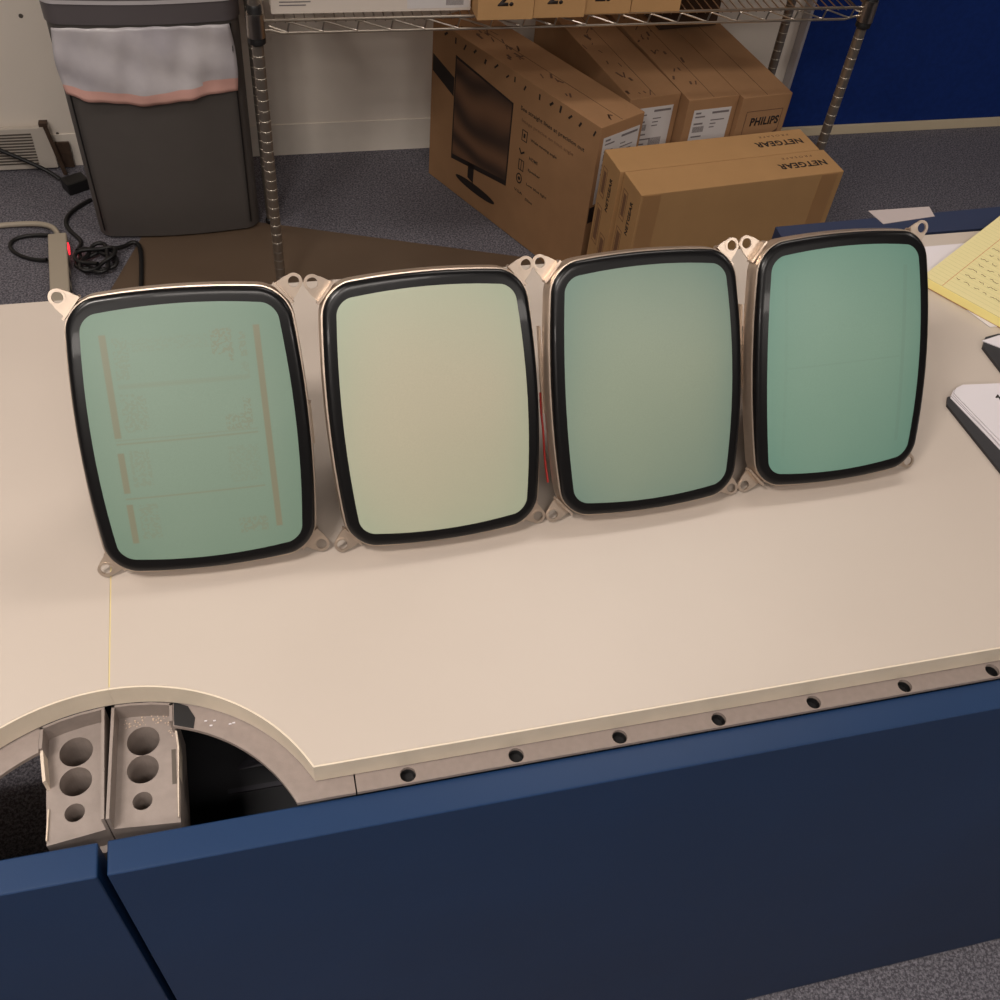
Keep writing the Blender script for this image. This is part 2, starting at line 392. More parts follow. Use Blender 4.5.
for side in (1, -1):
    lab = ('beige-topped console desk with long blue front panel, to the right of the worktop seam' if side > 0
           else 'beige-topped console desk section at left, ending at the worktop seam')
    t = thing('console_desk', lab, 'desk', (0, 0, 0))
    g = .0001
    if side > 0:
        pts = arc(RO, 90, A_OUT); pts[0] = (SX+g, pts[0][1])
        front = pts+[(XR, FY)]; poly = front+[(XR, BY), (SX+g, BY)]
    else:
        pts = arc(RO, 90, 180-A_OUT); pts[0] = (SX-g, pts[0][1])
        front = pts+[(XL, FY)]; poly = front+[(XL, BY), (SX-g, BY)]
    top = MB().prism(poly, .9755, 1.0).build('worktop', M['laminate'], t)
    dense = []
    for i in range(len(front)-1): dense.append(front[i])
    dense.append(front[-1])
    # edge band is proud of the top's front by 1.6 mm, split so the sharp corner stays crisp
    d = -.0016*side
    arcp = dense[:-1]; q = offset_path(arcp, d); cx = q[-1][0]+.0006*side; cornr = (cx, FY-.0016)
    band = MB()
    band.prism(arcp+[cornr]+q[:-1][::-1], .9755, .9996)
    band.prism([arcp[-1], front[-1], (front[-1][0], FY-.0016), cornr], .9755, .9996)
    band.build('edge_band', M['edge'], t)
    if side > 0: MB().box(SX+g, SX+g+.0012, SY+RO+.0004, BY, .98, 1.0001).build('seam_strip', M['edge_hi'], t)
    # grey support rail below the worktop: ring round the cut-out, then straight rail with round holes
    AE = math.degrees(math.asin((.3644-SY)/RI)); A1 = math.degrees(math.acos((-.1102-SX)/RI)); A2 = math.degrees(math.acos((SX+.2159)/RI))
    if side > 0:
        ringpoly = arc(RI, A1, AE)+[(.030, .3644), (.030, .41), (.02, .50), (-.1102, .50)]
        rail = [(.0312, .3644), (XR, .3644), (XR, .42), (.0312, .42)]
    else:
        ringpoly = arc(RI, 180-A2, 180-AE)+[(-.345, .3644), (-.345, .41), (-.33, .50), (-.2159, .50)]
        rail = [(-.3462, .3644), (XL, .3644), (XL, .42), (-.3462, .42)]
    if side > 0: MB().prism([(-.1095, .4520), (-.094, .4460), (-.0925, .456), (-.098, .468), (-.1095, .474)], .9736, .9741).build('black_tape_patch', M['black_tape'], t)
    MB().prism(ringpoly, .9695, .9735).build('support_ring', M['grey_plastic'], t)
    ro = MB().prism(rail, .9695, .9735).build('support_rail', M['grey_plastic'], t)
    if side > 0:
        c = MB()
        for k in range(14): c.lathe([(.0066, .96), (.0066, .985)], 20, m=Matrix.Translation((.0738+.0921*k, .3718, 0)))
        cut(ro, [c])
        for k in range(14): MB().lathe([(.0074, .962), (.0070, .9694), (.0066, .9694), (.0066, .9625)], 20, m=Matrix.Translation((.0738+.0921*k, .3718, 0))).build('hole_sleeve', M['black_plastic'], t)
    # blue panels
    if side > 0: px0, px1 = -.1625, XR
    else: px0, px1 = XL, -.1695
    MB().box(px0, px1, .336, .364, .012, .969).build('front_panel', M['blue'], t, bevel=.0022, seg=3)
    if side > 0: MB().box(SX, px1, .965, .99, .012, .9754).build('back_panel', M['blue_dark'], t)  # unseen back panel, added to block light and keep the interior dark
    else:
        MB().box(XL+.02, SX-.002, .945, .968, .13, .9754).build('back_panel', M['blue_dark'], t)  # added as well, to cut the light on the carpet under the desk
        for x_ in (XL+.02, SX-.03): MB().box(x_, x_+.028, .945, .968, 0, .1299).build('leg', M['blue_dark'], t)
    ex = XR-.02 if side > 0 else XL
    MB().box(ex, ex+.02, .367, .962, .012, .969).build('end_panel', M['blue_dark'], t)  # unseen end panel, added to keep light out of the desk

# black equipment case inside the right unit, glimpsed through the opening
t = thing('equipment_case', 'black ridged case inside the console under the round cut-out', 'case', (.035, .60, .0006))
MB().box(-.185, .24, -.17, .13, 0, .80).build('case_body', M['black_case'], t, bevel=.006)
mb = MB()
mb.box(-.12, .2, -.135, -.130, .80, .803); mb.box(-.12, .2, -.045, -.040, .80, .803); mb.box(-.12, .2, -.02, -.016, .80, .803)
mb.mesh(text('2510', .045, .02, .16), Matrix.Translation((-.03, -.088, .8002)))
absorb(body(t), mb.build('case_lid_marking', M['case_mark'], t))

# grey organiser trays hooked in the cut-out
def tray(name_label, outline_pts, floorz, rim, walls, holes, frontz, knob, broken):
    t = thing('organiser_tray', name_label, 'tray', (0, 0, 0), group=None)
    body = MB().prism(outline_pts, .900, floorz).build('tray_body', M['tray_plastic'], t)
    cs = []
    for x, y, r in holes:
        cs.append(MB().lathe([(r*.86, floorz-.050), (r, floorz-.0015), (r, floorz+.01)], 32, m=Matrix.Translation((x, y, 0))))
    cut(body, cs)
    for p in body.data.polygons: p.use_smooth = False
    mb = MB()
    for w_ in walls: mb.prism(w_, .900, rim)
    mb.build('rim_wall', M['tray_plastic'], t)
    mb = MB()
    for b_ in broken: mb.prism(*b_)
    mb.build('broken_edge', M['raw_plastic'], t)
    MB().prism(frontz, .885, .928).build('front_skirt', M['tray_plastic'], t)
    MB().lathe([(.0016, 0), (.0028, .001), (.0028, .004), (.001, .006)], 12, m=Matrix.Translation(knob) @ Matrix.Rotation(PI/2, 4, 'X')).build('screw_knob', M['raw_plastic'], t)
    return t
def on_arc(x, r=.1715): return (x, SY+math.sqrt(r*r-(x-SX)**2))
def inn(p, d=.0022): return (p[0], p[1]-d)
Lb = [on_arc(-.2155), on_arc(-.20), on_arc(-.185), on_arc(-.1675)]
tl = tray('left grey plastic organiser tray with three round holes and chipped left wall',
     [(-.2105, .3745), (-.1665, .3795), Lb[3], Lb[2], Lb[1], Lb[0]], .955, .9745,
     [[Lb[0], inn(Lb[0]), inn(Lb[1]), inn(Lb[2]), inn(Lb[3]), Lb[3], Lb[2], Lb[1]],
      [(-.1665, .3795), (-.1640, .3795), (-.1652, Lb[3][1]), (-.1675, Lb[3][1])],
      [Lb[0], (-.2155, .4500), (-.2130, .4500), (Lb[0][0]+.0025, Lb[0][1])]],
     [(-.191, .4525, .0133), (-.1905, .4255, .0127), (-.1905, .3985, .0078)],
     [(-.2125, .368), (-.1655, .3735), (-.1665, .3795), (-.2105, .3745)], (-.188, .3765, .924),
     [([(-.2157, .4500), (-.2133, .4505), (-.2098, .4225), (-.2122, .4218)], .94, .9705),
      ([(-.2105, .404), (-.2095, .404), (-.2098, .378), (-.2108, .378)], .94, .9575)])
Rb = [on_arc(-.1595), on_arc(-.145), on_arc(-.128), on_arc(-.1105)]
tr = tray('right grey plastic organiser tray with three round holes, dusty, right wall broken away',
     [(-.1625, .379), (-.1095, .3745), (-.1088, .4), Rb[3], Rb[2], Rb[1], Rb[0]], .955, .9745,
     [[Rb[0], inn(Rb[0]), inn(Rb[1]), inn(Rb[2]), inn(Rb[3]), Rb[3], Rb[2], Rb[1]],
      [(-.1628, .379), (-.1603, .379), (-.1571, Rb[0][1]), (-.1595, Rb[0][1])],
      [Rb[3], (Rb[3][0]-.0025, Rb[3][1]), (-.1133, .456), (-.1106, .456)]],
     [(-.1375, .4525, .0133), (-.138, .4265, .0127), (-.1385, .3985, .0078)],
     [(-.1635, .3725), (-.1095, .368), (-.1095, .3745), (-.1625, .379)], (-.138, .3745, .924),
     [([(-.1112, .4555), (-.1095, .4545), (-.1082, .44), (-.109, .42), (-.1095, .4), (-.1100, .378), (-.1107, .378), (-.1105, .40), (-.1098, .422), (-.1096, .44)], .94, .959)])
MB().box(-.1150, -.1115, .4085, .4400, .9545, .9552).build('side_slot', M['slot'], tr)
mb = MB()
for k in range(46):
    x = random.uniform(-.154, -.112); y = random.uniform(.4665, .4755)-max(0, x+.125)*.5; s = random.uniform(.0004, .0011)
    mb.box(x, x+s, y, y+s, .955, .955+s*.7)
for k in range(14):
    x = random.uniform(-.118, -.111); y = random.uniform(.452, .468); s = random.uniform(.0004, .001); mb.box(x, x+s, y, y+s, .955, .955+s*.7)
tag(mb.build('plaster_crumbs', M['dust']), 'pale crumbs and dust lying in the right grey organiser tray', 'debris', kind='stuff')
mb = MB()
for (x, y) in ((-.085, .4505), (-.078, .4495), (-.0625, .4445), (-.0655, .444), (-.081, .4455)):
    mb.box(x, x+.0022, y, y+.001, .9736, .9744)
tag(mb.build('plaster_chips', M['paper']), 'tiny white chips lying on the grey ring of the desk cut-out', 'debris', kind='stuff')

# tiny paint chips and scratches on the front panel are left as wear in small raised specks

# blue panel standing behind the desk at right, with strip of grey tape on its top edge
t = thing('low_divider', 'dark blue low divider standing behind the right part of the desk', 'divider', (.672, 1.0, 0))
MB().prism([(.010, .002), (1.33, .002), (1.33, .075), (.012, .0385)], 0, 1.001).build('panel', M['blue_dark'], t, bevel=.002)
tp = MB().prism([(.776+.056, 1.059), (.857+.07, 1.059), (.857+.066, 1.036), (.776+.063, 1.027)], 1.0012, 1.0018).build('tape_strip', M['greytape'])
tag(tp, 'strip of grey tape across the top of the dark blue divider', 'tape')

# ------------------------------------------------------------------ picture tubes
MARKS = [(-.0652, -.0600, .0035, .0892, .75, 0), (-.0652, -.0602, -.0450, -.0095, .8, 0), (-.0652, -.0602, -.0912, -.0553, .8, 0),
         (.0572, .0622, -.0895, .0888, .85, 0),
         (-.056, .050, .0445, .0485, .16, 0), (-.056, .050, .0460, .0468, .3, 0),
         (-.0648, .0510, -.0022, -.0010, .5, 0), (-.0648, .0510, .0012, .0020, .3, 0), (-.0649, .0515, -.0507, -.0496, .55, 0),
         (.022, .039, .067, .088, .5, 1), (.035, .039, .060, .067, .5, 1), (.044, .050, .064, .084, .35, 1), (.044, .050, .044, .060, .18, 1),
         (.042, .048, .006, .030, .45, 1), (.026, .045, .002, .016, .4, 1), (.026, .032, .010, .016, .3, 1),
         (-.056, -.044, .052, .086, .22, 1), (-.056, -.036, .008, .040, .25, 1), (-.056, -.040, -.040, -.008, .25, 1), (-.056, -.040, -.088, -.056, .28, 1),
         (-.056, .02, .074, .085, .12, 1), (.024, .05, -.044, -.012, .16, 1), (.026, .050, -.092, -.078, .4, 1), (.030, .036, -.086, -.082, .5, 1)]
TUBES = [
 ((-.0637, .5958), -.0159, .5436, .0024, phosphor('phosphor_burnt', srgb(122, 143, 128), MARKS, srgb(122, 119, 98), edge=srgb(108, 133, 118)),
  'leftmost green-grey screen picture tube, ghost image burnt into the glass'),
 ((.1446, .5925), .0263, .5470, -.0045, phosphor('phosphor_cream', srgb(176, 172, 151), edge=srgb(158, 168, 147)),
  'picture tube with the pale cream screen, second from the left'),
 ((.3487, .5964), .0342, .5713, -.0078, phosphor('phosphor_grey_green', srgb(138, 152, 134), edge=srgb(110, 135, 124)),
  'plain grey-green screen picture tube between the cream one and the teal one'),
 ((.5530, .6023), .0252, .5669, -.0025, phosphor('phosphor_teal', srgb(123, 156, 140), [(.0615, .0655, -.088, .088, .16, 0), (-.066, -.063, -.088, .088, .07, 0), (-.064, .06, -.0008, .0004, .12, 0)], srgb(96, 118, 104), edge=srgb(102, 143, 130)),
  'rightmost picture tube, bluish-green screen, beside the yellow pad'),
]
HX, HY = .09477, .1195        # ear hole centres
FA = (.0891, .1178, .0255, .080, .050)
def dome(x, y): return .0245-(x*x+y*y)/2.4
def make_tube(loc, yaw, tilt, roll, ph, label, extra):
    n = Vector((-math.sin(yaw), math.cos(yaw), 0)); ux = Vector((math.cos(yaw), math.sin(yaw), 0))
    uz = Vector((0, 0, 1))*math.cos(tilt)+n*math.sin(tilt)
    ux2 = ux*math.cos(roll)+uz*math.sin(roll); uz2 = -ux*math.sin(roll)+uz*math.cos(roll)
    base = Vector((loc[0], loc[1], 1.0095))+uz2*HY
    m = frame(base, ux2, uz2)
    t = thing('picture_tube', label, 'picture tube', (0, 0, 0), 0, 'bare picture tubes standing in a row on the desk')
    t.matrix_world = m
    o3 = lambda p, w: [(x, y, w) for x, y in p]
    # steel rim band
    OUT = outline(*FA); IN = outline(FA[0]-.0014, FA[1]-.0014, FA[2]-.001, FA[3], FA[4]); OB = outline(FA[0]+.0006, FA[1]+.0006, FA[2], FA[3], FA[4])
    MB().rings([o3(OB, -.0045), o3(OB, .004), o3(OUT, .0055), o3(OUT, .0128), o3(IN, .0131), o3(IN, -.0045)], closed=True).build('rim_band', M['steel'], t, smooth=True)
    # glass: side, rounded shoulder, black border up to the screen edge
    G = lambda d: outline(FA[0]-.0012-d, FA[1]-.0010-d, max(FA[2]-.002-d*.6, .008), FA[3], FA[4])
    SC = outline(.0778, .1050, .0125, .077, .056)
    top = lambda P: [(x, y, dome(x, y)) for x, y in P]
    g0 = G(0); g1 = G(.0006); g2 = G(.0018); g3 = G(.0038)
    rr = [o3(g0, -.0044), [(x, y, dome(x, y)-.0032) for x, y in g0], [(x, y, dome(x, y)-.0018) for x, y in g1], [(x, y, dome(x, y)-.0005) for x, y in g2], top(g3)]
    for k in (.35, .7): rr.append([(a[0]+(b[0]-a[0])*k, a[1]+(b[1]-a[1])*k, dome(a[0]+(b[0]-a[0])*k, a[1]+(b[1]-a[1])*k)) for a, b in zip(g3, SC)])
    rr.append(top(SC))
    MB().rings(rr, cap0=False, cap1=False).build('glass_border', M['glass_black'], t, smooth=True)
    rr = [top(SC)]+[[(x*k, y*k, dome(x*k, y*k)+.00005) for x, y in SC] for k in (.992, .97, .92, .85, .76, .66, .55, .44, .33, .22, .11, .04)]
    MB().rings(rr, cap0=False, cap1=True).build('screen', ph, t, smooth=True)
    NL_ = (.0095+HY*math.cos(tilt)-.0152*math.cos(tilt)-.0015)/math.sin(tilt)
    # funnel, yoke and neck behind
    fr = [o3(G(.0004), -.0046)]
    for k, w in ((.97, -.014), (.86, -.034), (.68, -.062), (.47, -.084), (.31, -.100)):
        f = (1-k)*.9; fr.append([(x*k*(1-f)+f*k*.1*x/max(1e-6, math.hypot(x, y)), y*k*(1-f)*.9+f*k*.1*y/max(1e-6, math.hypot(x, y)), w) for x, y in G(0)])
    MB().rings(fr).build('funnel', M['funnel'], t, smooth=True)
    MB().lathe([(.030, -.088), (.036, -.094), (.037, -.110), (.030, -.122), (.020, -.126)], 28).build('deflection_yoke', M['copper'], t, smooth=True)
    nk = MB().lathe([(.0145, -.122), (.0145, -NL_+.012), (.011, -NL_+.008)], 20).build('neck', M['neck_glass'], t, smooth=True)
    MB().lathe([(.0125, -NL_+.008), (.0125, -NL_)], 16).build('pin_base', M['black_plastic'], nk)
    # four mounting ears
    for sx in (1, -1):
        for sy in (1, -1):
            e = MB(); hx, hy = sx*HX, sy*HY; d = Vector((sx*.76, sy*.65)); p = Vector((-d.y, d.x)); h = Vector((hx, hy))
            hull = []
            for k in range(-6, 7):
                a = math.radians(k*15); q = h+(d*math.cos(a)+p*math.sin(a))*.0074; hull.append(q)
            hull += [h-d*.003+p*.0086, h-d*.0150+p*.0108, h-d*.0150-p*.0108, h-d*.003-p*.0086]
            N = 36; outer = []
            for k in range(N):
                a = 2*PI*k/N; r = Vector((math.cos(a), math.sin(a))); best = None
                for i in range(len(hull)):
                    A, B = hull[i]-h, hull[(i+1) % len(hull)]-h; e_ = B-A; den = r.x*e_.y-r.y*e_.x
                    if abs(den) < 1e-12: continue
                    tt = (A.x*e_.y-A.y*e_.x)/den; uu = (A.x*r.y-A.y*r.x)/den
                    if tt > 0 and -1e-6 <= uu <= 1+1e-6: best = tt if best is None else max(best, tt)
                outer.append((h.x+r.x*best, h.y+r.y*best))
            inner = [(h.x+.0047*math.cos(2*PI*k/N), h.y+.0047*math.sin(2*PI*k/N)) for k in range(N)]
            e.rings([o3(outer, -.0030), o3(outer, -.0014), o3(inner, -.0014), o3(inner, -.0030)], closed=True)
            # raised collar round the hole and a folded weld flange along the band
            c1 = [(h.x+.0066*math.cos(2*PI*k/N), h.y+.0066*math.sin(2*PI*k/N)) for k in range(N)]
            e.rings([o3(c1, -.0016), o3(c1, -.0009), o3(inner, -.0009), o3(inner, -.0016)], closed=True)
            b0 = h-d*.0128; mm = frame((b0.x, b0.y, 0), (d.x, d.y, 0), (p.x, p.y, 0))
            e.box(-.0012, .0010, -.0118, .0118, -.0030, .0060, m=mm)
            e.build('mounting_ear', M['steel'], t, bevel=0)
    if extra == 2:
        pts = [(0, -.008*k, -.0078-.0012*math.sin(k)) for k in range(12)]
        pts = [(-.0965*(1+.045*(1-(y/.119)**2))+.0018, y, z) for _, y, z in pts]
        MB().tube(pts, .0011, 6).build('red_lead', M['red_wire'], t)
    if extra in (2, 3):
        MB().box(-.0985, -.0962, -.02, .062, -.0105, -.0055).build('side_clip', M['steel'], t)
    # welded clip half way up the right side
    MB().box(.0945, .0985, -.022, .016, -.003, .004).build('band_clip', M['steel'], t)
    return t
for i, (loc, yaw, tilt, roll, ph, label) in enumerate(TUBES): make_tube(loc, yaw, tilt, roll, ph, label, i)

# ------------------------------------------------------------------ papers at right
def poly_thing(name, pts, z0, z1, m, label, cat, parent=None, group=None):
    o = MB().prism(pts, z0, z1).build(name, m, parent)
    return tag(o, label, cat, group) if label else o
poly_thing('paper_sheet', [(.84, .972), (1.12, .9745), (1.13, .79), (.872, .806), (.84, .90)], 1.0003, 1.0009, M['paper'],
           'white sheet of paper lying flat under the yellow pad', 'paper')
# yellow legal pad: u along its left (bound) edge, v towards the lines' run
pu = Vector((.85, .527)).normalized(); pv = Vector((pu.y, -pu.x))
po = Vector((.8255, .8985))
t = thing('yellow_pad', 'yellow ruled legal pad with handwriting beside the rightmost picture tube', 'notepad', (0, 0, 0))
t.matrix_world = frame((po.x, po.y, 1.001), (pu.x, pu.y, 0), (-pv.x, -pv.y, 0))
W_, L_ = .216, .30
# local x along the bound edge, y negative = down the pad
MB().box(0, W_, -L_, 0, .0, .0105).build('page_block', M['yellow_side'], t)
MB().box(0.0006, W_+.0008, -L_, .0008, .0106, .0116).build('top_sheet', mat('yellow_page', srgb(218, 206, 152), .75), t)
MB().box(-.001, W_+.001, -L_, .0, -.0007, .0).build('backing_board', M['card'], t)
ln = MB()
for k in range(24): ln.box(.010+k*.0084, .0105+k*.0084, -L_, -.002, .0116, .01168)
ln.build('ruled_lines', mat('pad_rule_blue', srgb(196, 190, 140), .8), t)
ml = MB(); ml.box(.001, W_, -.0265, -.0258, .0116, .0117)
ml.build('margin_line', mat('pad_rule_red', srgb(190, 120, 80), .8), t)
hw = MB()
for r_ in range(9):
    x = .030+r_*.0168; y = -.030-(r_ % 2)*.004
    for w_ in range(5):
        n = random.randint(4, 9)
        hw.tube([(x+random.uniform(-.0016, .0022), y-k*.0017, .0118) for k in range(n)], .00035, 4); y -= n*.0017+.004
hw.build('handwriting', M['ink_brown'], t)
# black folders with loose papers
t = thing('lower_folder', 'black folder nearest the front edge, loose white papers spilling over it', 'folder', (0, 0, 1.0003))
t.name = 'document_folder'
MB().prism([(.7415, .684), (.7490, .6955), (.83, .690), (.91, .685), (.91, .42), (.757, .41)], 0, .0035).build('cover', M['folder'], t, bevel=.001)
for k, (dx, dy, a) in enumerate(((0, -.001, 0), (.002, .001, .012), (.0035, .000, -.01), (.005, .002, .008))):
    pts = [(.7500, .6935), (.7570, .7010), (.7680, .7050), (.905, .692), (.90, .44), (.792, .43)]
    c_ = Vector((.75, .69)); rot = Matrix.Rotation(a, 2)
    q = [tuple((rot @ (Vector(p)-c_))+c_+Vector((dx, dy))) for p in pts]
    poly_thing('paper_sheet', q, 1.0041+k*.0011, 1.0049+k*.0011, M['paper'],
               ['lowest loose white sheet on the nearer black folder', 'second loose white sheet on the nearer black folder, skewed', 'third loose white sheet on the nearer black folder', 'topmost printed white sheet on the nearer black folder'][k], 'paper', group='loose papers on the folder')
lm = text('M11 W', .0065, .03, .030); o = MB().mesh(lm, frame((.812, .672, 1.00822), (.60, -.80, 0), (.80, .60, 0))).build('printed_marks', M['ink'])
top_sheet = [x for x in bpy.data.objects if x.name.startswith('paper_sheet') and x.get('label', '').startswith('topmost')][0]
o.parent = top_sheet
t = thing('document_folder', 'black folder at the right edge of the photo, below the yellow pad', 'folder', (0, 0, 1.0003))
MB().prism([(.8388, .770), (.8520, .7855), (.872, .789), (.882, .786), (.915, .730), (.838, .7235)], 0, .0040).build('cover', M['folder'], t, bevel=.001)
poly_thing('paper_sheet', [(.8425, .7785), (.870, .785), (.880, .782), (.898, .750), (.866, .757)], 1.0044, 1.0056, M['paper'],
           'white sheet lying on the black folder at the right edge of the photo', 'paper')

# ------------------------------------------------------------------ floor mat
th = math.atan2(-.232, .662)
t = MB().box(0, 1.15, -1.2, 0, 0, .002).build('chair_mat', M['mat_brown'], bevel=.0008)
t.location = (-.245, 2.70, .0003); t.rotation_euler = (0, 0, th)
tag(t, 'brown translucent chair mat lying on the carpet behind the desk', 'floor mat')

# ------------------------------------------------------------------ waste bin
t = thing('waste_bin', 'tall dark grey waste bin with a plastic liner showing on its front', 'bin', (0, 0, .0024))
def binring(z, x0, x1, y0, y1, r=.045, n=8, bow=.012):
    pts = []
    for cx, cy, a0 in ((x1-r, y1-r, 0), (x0+r, y1-r, 90), (x0+r, y0+r, 180), (x1-r, y0+r, 270)):
        for k in range(n+1):
            a = math.radians(a0+90*k/n); pts.append((cx+r*math.cos(a), cy+r*math.sin(a), z))
        if a0 == 180:
            for k in range(1, 12): pts.append((x0+r+(x1-x0-2*r)*k/12, y0-bow*math.sin(PI*k/12), z))
    return pts
zb, zt = 0.0, .70
lerp = lambda a, b, k: a+(b-a)*k
def br(z, d=0):
    k = z/.70; return binring(z, lerp(-.402, -.402, k)-d, lerp(.036, .042, k)+d, lerp(2.565, 2.542, k)-d, lerp(2.83, 2.87, k)+d)
MB().rings([br(0, -.008), br(.008), br(.62), br(.64)], cap1=False).build('bin_body', M['bin'], t, smooth=True)
MB().rings([br(.606, .0005), br(.606, .0030), br(.655, .0035), br(.655, .001)], closed=True).build('bin_rim', M['bin_rim'], t, smooth=True)
MB().rings([br(.655, -.002), br(.655, .0060), br(.664, .0060), br(.664, -.002)], closed=True).build('rim_lip', M['bin_lip'], t, smooth=True)
MB().rings([br(.664, -.004), br(.664, .006), br(.78, -.01), br(.80, -.05)]).build('bin_lid', M['bin_rim'], t, smooth=True)
for x_b, x_t in ((-.384, -.384), (.012, .018)):
    MB().tube([(x_b, 2.5645, .03), (lerp(x_b, x_t, .5), 2.5545, .3), (x_t, 2.5445, .60)], .0022, 6).build('panel_groove', M['black_plastic'], t)
# liner: wrinkled sheet hanging over the front
bag = bmesh.new(); NX, NZ = 44, 20; grid = []
tx = lambda u: lerp(-.388, .016, u)
for j in range(NZ+1):
    v = j/NZ; row = []
    for i in range(NX+1):
        u = i/NX
        zt_ = .602; zb_ = .414+.006*math.sin(u*PI*3+.5)+(.018 if u > .72 else 0)*(u-.72)/.28+.02*max(0, .1-u)/.1
        x = tx(u)+lerp(0, (-.010 if u < .5 else .008), math.sin(v*PI*.9))*abs(2*u-1)**3
        z = lerp(zt_, zb_, v)
        yy = lerp(2.5455, 2.553, v)-.012*math.sin(PI*min(1, max(0, (x+.40)/.42)))-.004-.010*v*math.sin(PI*u)**.5 \
            -.003*math.sin(u*23+v*4)*math.sin(v*2.2)-.0025*math.sin(u*9-v*11)-.002*math.sin(u*41+v*3)
        row.append(bag.verts.new((x, yy-.003, z)))
    grid.append(row)
for j in range(NZ):
    for i in range(NX): 
        f = bag.faces.new((grid[j][i], grid[j][i+1], grid[j+1][i+1], grid[j+1][i])); f.smooth = True
        f.material_index = 1 if j >= NZ-3-(1 if i > 34 else 0) else 0
me = bpy.data.meshes.new('bin_liner'); bag.to_mesh(me); bag.free(); me.materials.append(M['liner']); me.materials.append(M['pink'])
bl = bpy.data.objects.new('bin_liner', me); C.objects.link(bl); bl.parent = t
md = bl.modifiers.new('thick', 'SOLIDIFY'); md.thickness = .0012; md.offset = 0
bl['label'] = 'white plastic liner with a pink drawstring hem'

# ------------------------------------------------------------------ wire shelf
PX0, PX1, PYF, PYB, SZ = .069, 1.531, 2.24, 2.60, .7405
t = thing('wire_shelf', 'chrome wire shelving unit on four posts beside the waste bin', 'shelf', (0, 0, 0))
def post(x, y):
    mb = MB(); prof = [(.0126, .0021), (.0126, .02)]; z = .03
    while z < 1.45:
        prof += [(.0126, z-.0012), (.0113, z-.0006), (.0113, z+.0006), (.0126, z+.0012)]; z += .0254
    mb.lathe(prof+[(.0126, 1.46), (.008, 1.466)], 20, m=Matrix.Translation((x, y, .003)))
    p = mb.build('post', M['chrome_post'], t, smooth=True)
    rg = MB(); z = .03+.0254*6
    while z < .70:
        rg.lathe([(.0126, z+.0012), (.0131, z+.0018), (.0131, z+.0028), (.0126, z+.0034)], 16, m=Matrix.Translation((x, y, .003))); z += .0254
    absorb(p, rg.build('groove_ring', M['post_ring'], p))
    MB().lathe([(.012, .0003), (.016, .001), (.016, .012), (.0126, .016)], 16, m=Matrix.Translation((x, y, 0.0022))).build('foot', M['black_plastic'], p)
    MB().lathe([(.0128, .694), (.0185, .698), (.0185, .708), (.0165, .712), (.0155, .775), (.0128, .78)], 20, m=Matrix.Translation((x, y, 0))).build('sleeve', M['black_plastic'], p, smooth=True)
    MB().lathe([(.0150, .712), (.0200, .712), (.0185, .762), (.0150, .762)], 20, m=Matrix.Translation((x, y, 0))).build('corner_collar', M['chrome'], p, smooth=True)
for x in (PX0, PX1):
    for y in (PYF, PYB): post(x, y)
rails = MB()
TZ, LZ = .7440, .7165
for y in (PYF, PYB):
    rails.tube([(PX0+.014, y, TZ), (PX1-.014, y, TZ)], .0033, 10)
    rails.tube([(PX0+.014, y, LZ+.007), (PX0+.032, y, LZ+.006), (PX0+.055, y, LZ), (PX1-.055, y, LZ), (PX1-.032, y, LZ+.006), (PX1-.014, y, LZ+.007)], .0030, 10)
for x in (PX0, PX1):
    rails.tube([(x, PYF+.014, TZ), (x, PYB-.014, TZ)], .0033, 10); rails.tube([(x, PYF+.014, LZ+.004), (x, PYB-.014, LZ+.004)], .003, 10)
rails.build('frame_rail', M['chrome'], t, smooth=True)
tr_ = MB()
for y in (PYF, PYB):
    x = PX0+.062; pts = [(x-.035, y+.001, LZ+.016), (x, y, LZ+.003)]
    while x < PX1-.10:
        pts += [(x+.004, y-.0015, LZ+.004), (x+.0085, y-.0015, TZ-.005), (x+.013, y, TZ-.0045), (x+.070, y, LZ+.0048)]; x += .0752
    pts += [(x+.004, y, LZ+.004), (x+.0085, y, TZ-.005), (x+.03, y, TZ-.012)]
    tr_.tube(pts, .0021, 6)
tr_.build('truss_wire', M['chrome'], t)
dk = MB(); x = PX0+.02
while x < PX1-.02:
    dk.tube([(x, PYF-.001, TZ-.0045), (x, PYB+.001, TZ-.0045)], .0014, 6); x += .0216
for y in (PYF+.12, PYF+.24): dk.tube([(PX0, y, TZ-.008), (PX1, y, TZ-.008)], .003, 8)
dk.build('deck_wire', M['chrome'], t)

up = MB()  # unseen upper tier, added to carry cartons that block overhead light
for y in (PYF, PYB): up.tube([(PX0+.014, y, 1.24), (PX1-.014, y, 1.24)], .0033, 8)
for x in (PX0, PX1): up.tube([(x, PYF+.014, 1.24), (x, PYB-.014, 1.24)], .0033, 8)
x = PX0+.02
while x < PX1-.02: up.tube([(x, PYF-.001, 1.2355), (x, PYB+.001, 1.2355)], .0014, 6); x += .0324
up.build('upper_tier', M['chrome'], t)
# ------------------------------------------------------------------ cartons
def carton(label, loc, rotz, L, D, Hh, m, group=None, seam=True, cat='box', axis='x', name='cardboard_box'):
    """box with local origin at its near-left bottom corner: x along width L, y along depth D"""
    t = thing(name, label, cat, loc, rotz, group)
    MB().box(0, L, 0, D, 0, Hh).build('carton_body', m, t, bevel=.002, seg=2)
    if seam:
        mb = MB()
        if axis == 'y': mb.box(L/2-.0006, L/2+.0006, .004, D-.004, Hh-.001, Hh+.0003)
        else: mb.box(.004, L-.004, D/2-.0006, D/2+.0006, Hh-.001, Hh+.0003)
        absorb(body(t), mb.build('flap_seam', M['flap'], t))
    return t

